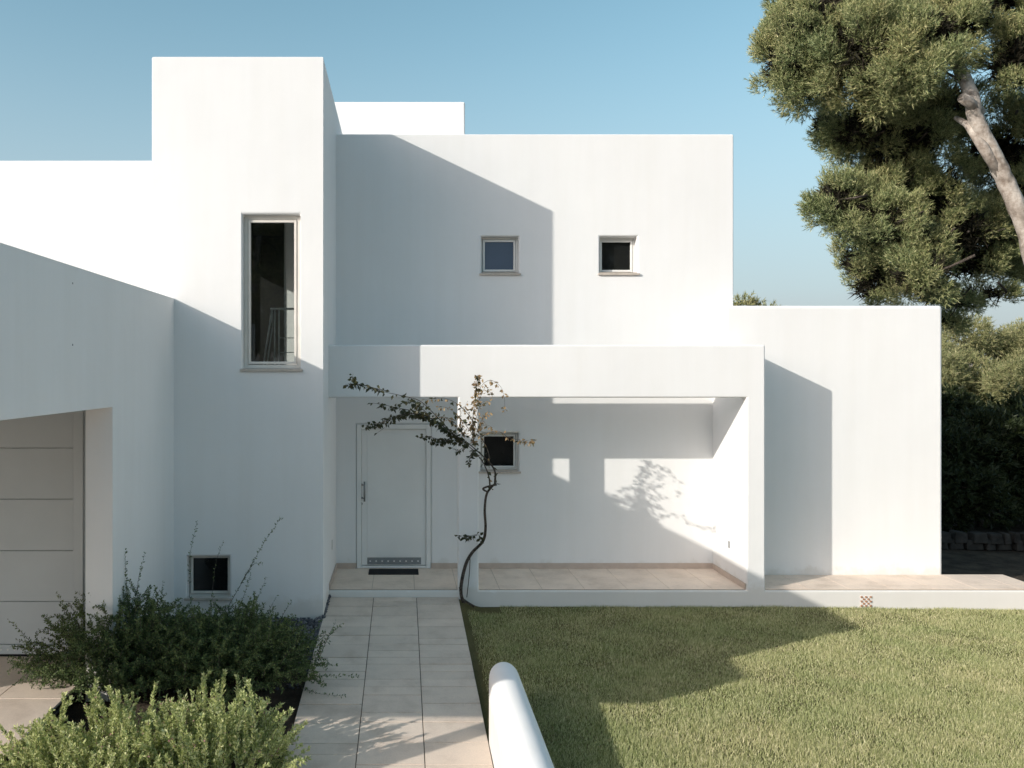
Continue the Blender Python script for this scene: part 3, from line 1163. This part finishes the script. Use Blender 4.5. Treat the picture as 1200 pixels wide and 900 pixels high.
# climber on the portico column
def climber():
    def P(px, py, d):            # the upper plant leans out from the column
        return globals()['P'](px, py, d - .20 * max(0, min(1, (640 - py) / 75)))

    t = thing('climbing_plant', 'thin twisted climber with arching leafy branches on the portico column', 'climber', tuple(P(545, 709, 11.85)))
    st = MB()
    trunk = bez([P(545, 712, 11.84), P(540, 692, 11.86), P(545, 664, 11.88), P(553, 648, 11.90), P(566, 634, 11.86), P(569, 618, 11.82), P(568, 598, 11.80),
                 P(570, 580, 11.78), P(575, 572, 11.76), P(581, 566, 11.76)], 5)
    st.tube(trunk, [.026 - .013 * k / len(trunk) for k in range(len(trunk))], 8)
    root = bez([P(539, 688, 11.87), P(541, 700, 11.82), P(548, 706, 11.76), P(556, 711, 11.72)], 5)
    st.tube(root, [.016] * len(root), 7)
    thin = bez([P(551, 650, 11.9), P(550, 672, 11.9), P(547, 700, 11.88)], 5)
    st.tube(thin, .006, 5)
    stub = bez([P(572, 577, 11.78), P(566, 573, 11.74), P(572, 570, 11.7), P(582, 568, 11.72)], 4)
    st.tube(stub, .014, 6)
    # main limbs: points, radius, leaf density along it, dry share
    limbs = [
        ([P(581, 567, 11.76), P(580, 552, 11.72), P(572, 540, 11.66), P(558, 527, 11.58), P(544, 517, 11.5), P(528, 508, 11.42)], .014, 12, .05),
        ([P(575, 572, 11.76), P(573, 556, 11.7), P(565, 540, 11.62), P(550, 525, 11.52), P(532, 513, 11.42)], .011, 10, .05),
        ([P(573, 538, 11.66), P(570, 525, 11.7), P(562, 512, 11.72), P(553, 505, 11.7)], .008, 14, .3),
        # arch along the top of the door
        ([P(545, 518, 11.5), P(525, 504, 11.40), P(508, 492, 11.32), P(490, 486, 11.28), P(472, 485, 11.22), P(455, 492, 11.18), P(440, 497, 11.14), P(428, 499, 11.1)], .008, 95, .03),
        ([P(540, 515, 11.46), P(520, 503, 11.42), P(500, 490, 11.40), P(480, 484, 11.36), P(460, 488, 11.30), P(447, 494, 11.26)], .006, 75, .05),
        # long one up to the beam on the left
        ([P(528, 506, 11.42), P(508, 484, 11.36), P(492, 470, 11.32), P(470, 463, 11.26), P(450, 457, 11.20), P(428, 452, 11.14), P(408, 449, 11.10)], .006, 15, .0),
        ([P(455, 459, 11.22), P(440, 454, 11.17), P(422, 451, 11.13), P(404, 450, 11.08)], .005, 60, .0),
        ([P(418, 451, 11.13), P(414, 445, 11.1), P(413, 438, 11.1)], .004, 75, .0),
        ([P(492, 482, 11.3), P(470, 479, 11.26), P(452, 476, 11.22), P(436, 473, 11.2)], .005, 48, .0),
        ([P(505, 488, 11.3), P(490, 474, 11.28), P(480, 470, 11.26), P(468, 473, 11.25)], .004, 50, .0),
        # dry upper loops
        ([P(560, 508, 11.7), P(548, 484, 11.68), P(532, 470, 11.64), P(515, 467, 11.60), P(495, 468, 11.56)], .005, 24, .7),
        ([P(552, 508, 11.7), P(540, 490, 11.66), P(525, 478, 11.62), P(510, 476, 11.6)], .004, 32, .75),
        ([P(545, 512, 11.6), P(535, 497, 11.6), P(522, 489, 11.58), P(508, 487, 11.56)], .004, 60, .6),
        # upright dry shoots
        ([P(556, 520, 11.74), P(553, 500, 11.76), P(556, 480, 11.76), P(557, 460, 11.76), P(558, 440, 11.76)], .006, 125, .85),
        ([P(558, 505, 11.74), P(566, 490, 11.72), P(570, 485, 11.7), P(574, 482, 11.68)], .003, 60, .95),
        ([P(557, 490, 11.74), P(564, 474, 11.72), P(574, 471, 11.7)], .003, 42, .95),
        ([P(558, 476, 11.74), P(566, 457, 11.72), P(570, 452, 11.7), P(577, 464, 11.68)], .003, 26, .9),
        ([P(556, 515, 11.74), P(562, 504, 11.72), P(570, 499, 11.7), P(578, 501, 11.68)], .003, 55, .9),
        ([P(545, 506, 11.66), P(540, 490, 11.66), P(548, 470, 11.68)], .003, 40, .9),
        ([P(557, 478, 11.76), P(563, 455, 11.74), P(574, 446, 11.72), P(585, 452, 11.7), P(591, 466, 11.68), P(592, 484, 11.66)], .003, 26, 1.0),
        # to the right across the small window
        ([P(562, 512, 11.7), P(580, 504, 11.62), P(598, 511, 11.56), P(612, 516, 11.5), P(628, 516, 11.46)], .004, 20, .8),
        ([P(608, 515, 11.5), P(618, 518, 11.48), P(628, 516, 11.45)], .003, 60, .8),
        # lower left sprays
        ([P(540, 516, 11.5), P(520, 516, 11.42), P(505, 512, 11.36), P(489, 512, 11.32)], .005, 70, .0),
        ([P(528, 515, 11.44), P(515, 519, 11.4), P(503, 519, 11.36)], .004, 75, .0),
        ([P(556, 528, 11.56), P(550, 536, 11.5), P(552, 543, 11.46)], .004, 75, .0),
        ([P(548, 520, 11.54), P(538, 529, 11.5), P(530, 524, 11.46)], .004, 45, .0),
        ([P(566, 634, 11.86), P(560, 627, 11.8), P(548, 628, 11.74), P(535, 628, 11.7)], .004, 60, .0),
        ([P(470, 486, 11.2), P(452, 500, 11.16), P(438, 509, 11.12)], .002, 10, .0),
    ]
    B, D, BD, DD = [], [], [], []
    for pts, r, dens, dry in limbs:
        pts = [p + Vector((random.gauss(0, .008), random.gauss(0, .02), random.gauss(0, .008))) for p in pts]
        c = bez(pts, 6)
        L = len(c)
        st.tube(c, [max(.0015, r * (1.1 - .85 * k / L)) for k in range(L)], 5)
        for k in range(L - 1):
            seg = c[k + 1] - c[k]
            n = int(seg.length * dens * 1.55 * random.uniform(.2, 1.8) + random.random())
            for j in range(n):
                p = c[k] + seg * random.random()
                d = Vector((random.gauss(0, .8), random.gauss(0, .8), random.gauss(-.55, .55))).normalized()
                if random.random() < dry:
                    BD.append(tuple(p + d * .012))
                    DD.append(tuple(d))
                else:
                    B.append(tuple(p + d * .012))
                    D.append(tuple(d))
    st.build('stems', M['bark_dark'], t, smooth=True)
    for (b, d, mt, nm, s) in ((B, D, M['climber_leaf'], 'leaves', .066), (BD, DD, M['climber_dry'], 'dry_leaves', .055)):
        b, d = np.array(b), np.array(d)
        n = len(b)
        v, f = leaf_quads(b, d, s * (.6 + .7 * rng.random(n)), s * .62 * (.7 + .5 * rng.random(n)))
        np_mesh(nm, v, f, mt, t)


climber()


# ------------------------------------------------------------------ trees
def puff_tree(name, label, base, trunk_pts, trunk_r, clumps, mat, bark, group=None, tufts=26, needles=11, nlen=.17, nwid=.016, limb_r=.07,
              sub=.42, seed=1, cat='tree', inner=.25, branch_from=None, dens=1.0, tight=.62, stem=None, twigs=0):
    """clumps: (centre, radii). Every clump holds many small puffs, each puff many needle tufts"""
    global rng
    rng = np.random.default_rng(seed)
    random.seed(seed)
    t = thing(name, label, cat, base, group)
    tr = bez(trunk_pts, 8)
    L = len(tr)
    m = MB()
    m.tube(tr, [trunk_r * (1 - .55 * k / L) * random.uniform(.94, 1.06) for k in range(L)], 12)
    m.build('trunk', bark, t, smooth=True)
    Bs, Ds = [], []
    for (c, r) in clumps:
        lb = MB()
        c = np.array(c, float)
        r = np.array(r, float)
        cv = Vector(c)
        # limb from the nearest sensible trunk point
        cand = tr[L // 3:] if branch_from is None else tr[int(L * branch_from):]
        k = min(range(len(cand)), key=lambda q: (cand[q] - cv).length + max(0, (cand[q].z - cv.z)) * 1.5)
        k = max(0, min(len(cand) - 1, k + random.randint(-5, 5)))
        p0 = cand[k]
        p0 = Vector(p0)
        if (p0 - cv).length > 1.2 and tight < .6:
            p0 = cv + (Vector(p0) - cv).normalized() * random.uniform(.5, 1.2)
        md = p0.lerp(cv, .5) + Vector((random.gauss(0, .12), random.gauss(0, .12), -.10 * (cv - p0).length))
        cc = bez([p0, md, cv], 7)
        lk = limb_r * random.uniform(.35, .9)
        lb.tube(cc, [max(.010, lk * (1 - .8 * q / len(cc))) for q in range(len(cc))], 6)
        area = (r[0] * r[1] + r[1] * r[2] + r[0] * r[2]) / 3 * 4 * math.pi
        npuff = max(5, int(area / (sub * sub) * .95 * dens))
        u = unit(rng.normal(size=(npuff, 3)))
        rad = np.where(rng.random(npuff) < inner, .35 + .4 * rng.random(npuff), .80 + .28 * rng.random(npuff))
        pc = c + u * r * rad[:, None]
        for q in range(npuff):
            if rng.random() < .22:
                a = Vector(pc[q])
                s0 = cv
                lb.tube([s0, s0.lerp(a, .55) + Vector((0, 0, -.04)), a], [.018, .012, .005], 4)
            out = unit((u[q] / r)[None])[0]
            n = int(tufts * (.7 + .6 * rng.random()))
            w = unit(rng.normal(size=(n, 3)))
            pp = pc[q] + w * sub * tight * rng.random((n, 1)) ** .5
            dd = unit(w * .8 + out * .7 + np.array([0, 0, .45 if stem is None else .95]) + rng.normal(size=(n, 3)) * .25)
            Bs.append(pp)
            Ds.append(dd)
        lb.build('branch', M['bark_dark'], t, smooth=True)
    B = np.concatenate(Bs)
    D = np.concatenate(Ds)
    n = len(B)
    bb = np.repeat(B, needles, 0)
    dd = unit(np.repeat(D, needles, 0) + rng.normal(size=(n * needles, 3)) * .55)
    bb = bb + np.repeat(D, needles, 0) * (rng.random((n * needles, 1)) * (stem or nlen * .6))
    ln = nlen * (.55 + .7 * rng.random(n * needles))
    wd = nwid * (.7 + .6 * rng.random(n * needles))
    v, f = needle_tris(bb, dd, ln, wd)
    np_mesh('crown', v, f, mat, t)
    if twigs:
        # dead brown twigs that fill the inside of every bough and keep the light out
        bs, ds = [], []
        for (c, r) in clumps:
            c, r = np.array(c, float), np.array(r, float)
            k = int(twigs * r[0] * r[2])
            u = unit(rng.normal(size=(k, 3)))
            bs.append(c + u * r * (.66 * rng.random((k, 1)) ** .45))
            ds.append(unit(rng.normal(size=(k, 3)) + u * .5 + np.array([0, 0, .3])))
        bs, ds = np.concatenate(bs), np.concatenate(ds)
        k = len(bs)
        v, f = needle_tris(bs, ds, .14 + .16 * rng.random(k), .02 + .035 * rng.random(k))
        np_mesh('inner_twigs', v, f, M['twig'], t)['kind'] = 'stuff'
    return t, n * needles


def C3(px, py, d, rx, rz, ry=None):
    """clump at a distance, radii given in photograph pixels"""
    k = d / 1000
    return (tuple(P(px, py, d)), (rx * k, (ry if ry else rx) * k, rz * k))


PD = 17.5
PT = PD - 2.7
pine_clumps = [
    C3(955, 40, PD - 1.6, 62, 60), C3(925, 75, PD - 1.4, 38, 38), C3(1015, 60, PD - 2.2, 62, 58), C3(1075, 50, PD - 2.4, 60, 50),
    C3(985, -20, PD - 1, 75, 50), C3(1075, -30, PD - 1, 85, 60), C3(1130, 20, PD - 2.2, 45, 45), C3(1040, 95, PD - 2.0, 55, 32, 95), C3(960, 95, PD - 1.2, 40, 26, 70), C3(1000, 20, PD + .6, 90, 60, 90),
    C3(1165, -20, PD - 1.6, 70, 60), C3(1190, 75, PD - 2.4, 38, 42), C3(1230, 30, PD - 2, 50, 60), C3(1210, 140, PD - .4, 40, 34),
    # darker inner storey
    C3(1010, 150, PD - 0.3, 50, 34), C3(1060, 165, PD + 0.0, 56, 52), C3(1100, 130, PD + 0.1, 50, 40), C3(1030, 215, PD + 0.0, 52, 36),
    C3(1085, 225, PD + 0.3, 52, 44), C3(1165, 180, PD + 0.4, 44, 40), C3(1120, 270, PD + 0.3, 52, 42), C3(1170, 265, PD + 0.4, 42, 36),
    C3(1195, 215, PD + 0.6, 34, 40),
    # lit lower boughs to the left
    C3(995, 245, PD - .8, 46, 36), C3(975, 235, PD - .9, 28, 26), C3(1030, 265, PD - .9, 42, 34), C3(1015, 308, PD + .3, 34, 32), C3(1028, 336, PD + .4, 38, 24), C3(1090, 345, PD - .2, 26, 12),
    C3(1080, 320, PD - 1.2, 42, 34), C3(1065, 285, PD - .8, 38, 26), C3(1130, 306, PD + 1, 46, 26), C3(1178, 300, PD + 1.2, 40, 24),
    C3(1122, 352, PD + .6, 26, 13), C3(1108, 376, PD + .4, 15, 9), C3(1160, 345, PD + .8, 20, 8), C3(1205, 290, PD + 1, 36, 30),
    C3(962, 145, PD + .2, 13, 12), C3(985, 168, PD + .3, 22, 18),
]
tot = 0
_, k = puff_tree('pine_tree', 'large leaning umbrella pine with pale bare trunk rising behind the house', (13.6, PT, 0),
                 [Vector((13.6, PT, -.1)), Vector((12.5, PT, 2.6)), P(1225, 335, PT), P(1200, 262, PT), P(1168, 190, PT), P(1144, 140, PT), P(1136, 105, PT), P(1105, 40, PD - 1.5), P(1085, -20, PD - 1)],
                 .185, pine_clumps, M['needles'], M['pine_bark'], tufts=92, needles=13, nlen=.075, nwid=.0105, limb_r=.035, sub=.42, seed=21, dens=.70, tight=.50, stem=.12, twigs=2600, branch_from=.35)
tot += k
# the sawn stub and the fork on the pale trunk
pine = bpy.data.objects['pine_tree']
sb = MB()
sb.tube([P(1148, 132, PT - .02), P(1136, 120, PT - .15), P(1127, 114, PT - .22)], [.10, .09, .08], 10)
sb.tube([P(1176, 210, PT), P(1152, 172, PT - .05), P(1134, 146, PT + .1), P(1120, 138, PT + .4)], [.10, .085, .06, .04], 9)
sb.build('branch_stub', M['pine_bark'], pine, smooth=True)

# wooded edge behind the terrace on the right
wood = 'trees at the wooded edge right of the house'
spec = [
    ('broad pale crowned pine at the wooded edge, nearest the white side wall', 17.2, 26, 3.95, 1.9, 31),
    ('tall yellowish pine at the wooded edge, at the right picture border', 19.9, 28, 4.9, 2.2, 32),
    ('low bushy pine at the wooded edge, between the two bigger crowns', 17.9, 24, 3.3, 1.5, 33),
    ('small greyish pine just above the corner of the side wall', 17.0, 29, 4.2, 1.7, 34),
]
for lab, x, y, h, r, sd in spec:
    random.seed(sd)
    cl = []
    for q in range(13):
        a = random.uniform(0, 6.28)
        u = random.random() ** .5
        zz = random.uniform(.30, .95)
        w = r * (1.0 - .55 * abs(zz - .5))
        cl.append(((x + w * u * math.cos(a), y + w * u * math.sin(a), h * zz), (r * .42, r * .42, r * .30)))
    _, k = puff_tree('pine_tree', lab, (x, y, 0), [Vector((x, y, -.1)), Vector((x + .15, y, h * .35)), Vector((x - .1, y, h * .65)), Vector((x + .1, y, h * .9))],
                     .16, cl, M['needles_far'], M['pine_bark'], wood, tufts=40, needles=9, nlen=.13, nwid=.018, limb_r=.06, sub=.42, seed=sd)
    tot += k

# pines across the street behind the viewer: seen only as reflections in the window panes
for lab, x, y, h, r, sd in (('pine across the street, reflected dark in the tall tower window', -6.5, -16, 10.5, 3.2, 51),
                            ('pine across the street, reflected in the upper sunlit window', 10.5, -17, 12.5, 3.6, 52)):
    random.seed(sd)
    cl = []
    for q in range(20):
        a = random.uniform(0, 6.28)
        u = random.random() ** .5
        zz = random.uniform(.38, .95)
        cl.append(((x + r * .8 * u * math.cos(a), y + r * .8 * u * math.sin(a), h * zz), (r * .36, r * .36, r * .26)))
    _, k = puff_tree('pine_tree', lab, (x, y, -.6), [Vector((x, y, -.7)), Vector((x + .3, y, h * .3)), Vector((x - .2, y, h * .65)), Vector((x, y, h * .9))],
                     .25, cl, M['needles'], M['pine_bark'], 'pines across the street', tufts=14, needles=7, nlen=.25, nwid=.05, limb_r=.06, sub=.55, seed=sd)
    tot += k

# far treetops that just clear the roof of the side block
for lab, px, py, d, sd in (('distant treetop behind the main wall, left of the other above the side roof', 861, 340, 42, 41),
                           ('distant treetop peeping over the side roof', 893, 352, 42, 42)):
    p = P(px, py, d)
    h = p.z
    cl = [((p.x, d, h - 1.2), (.9, .9, 1.1)), ((p.x - .5, d, h - 2.3), (1.4, 1.2, 1.2)), ((p.x + .7, d + .4, h - 2.6), (1.3, 1.2, 1.1))]
    _, k = puff_tree('distant_tree', lab, (p.x, d, 0), [Vector((p.x, d, -.1)), Vector((p.x, d, h * .5)), Vector((p.x, d, h * .9))], .2, cl,
                     M['needles_far'], M['bark_dark'], 'distant treetops over the roof', tufts=10, needles=8, nlen=.26, nwid=.05, sub=.5, seed=sd)
    tot += k

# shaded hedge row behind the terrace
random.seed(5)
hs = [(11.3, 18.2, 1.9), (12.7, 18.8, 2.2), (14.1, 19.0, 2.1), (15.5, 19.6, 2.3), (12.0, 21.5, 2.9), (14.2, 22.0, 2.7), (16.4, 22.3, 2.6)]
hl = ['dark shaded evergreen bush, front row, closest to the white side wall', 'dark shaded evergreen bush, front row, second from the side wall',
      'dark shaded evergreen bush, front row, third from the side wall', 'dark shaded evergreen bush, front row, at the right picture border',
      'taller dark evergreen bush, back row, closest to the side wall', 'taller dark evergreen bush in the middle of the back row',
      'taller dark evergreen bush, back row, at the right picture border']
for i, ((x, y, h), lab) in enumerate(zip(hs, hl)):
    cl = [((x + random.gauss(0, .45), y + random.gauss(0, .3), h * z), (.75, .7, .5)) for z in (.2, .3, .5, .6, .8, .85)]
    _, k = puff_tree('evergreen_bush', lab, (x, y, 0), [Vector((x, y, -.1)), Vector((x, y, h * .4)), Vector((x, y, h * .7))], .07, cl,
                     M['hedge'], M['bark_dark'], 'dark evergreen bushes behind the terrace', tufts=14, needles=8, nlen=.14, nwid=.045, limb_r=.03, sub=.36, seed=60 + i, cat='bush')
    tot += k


# low stone edging in the shade behind the terrace
def stone_border():
    m = MB()
    random.seed(9)
    for r in range(2):
        x = 10.0
        while x < 14.6:
            w = random.uniform(.16, .42)
            y = 16.3 - (x - 10.2) * .10 + random.uniform(-.04, .04)
            z = r * random.uniform(.11, .14)
            t = random.uniform(-.03, .03)
            m.slab([(x, y, z - .1), (x + w - .02, y + t, z - .1), (x + w - .03, y + .3, z - .1), (x + .02, y + .3, z - .1),
                    (x + .03, y + .03, z + .10 + t), (x + w - .05, y + .02 + t, z + .11), (x + w - .05, y + .26, z + .10), (x + .04, y + .27, z + .11 + t)])
            x += w
    o = m.build('stone_border', M['stone'], bevel=.03)
    tag(o, 'low rough stone garden border in the shade behind the terrace', 'stone border')


stone_border()
print('needles', tot)
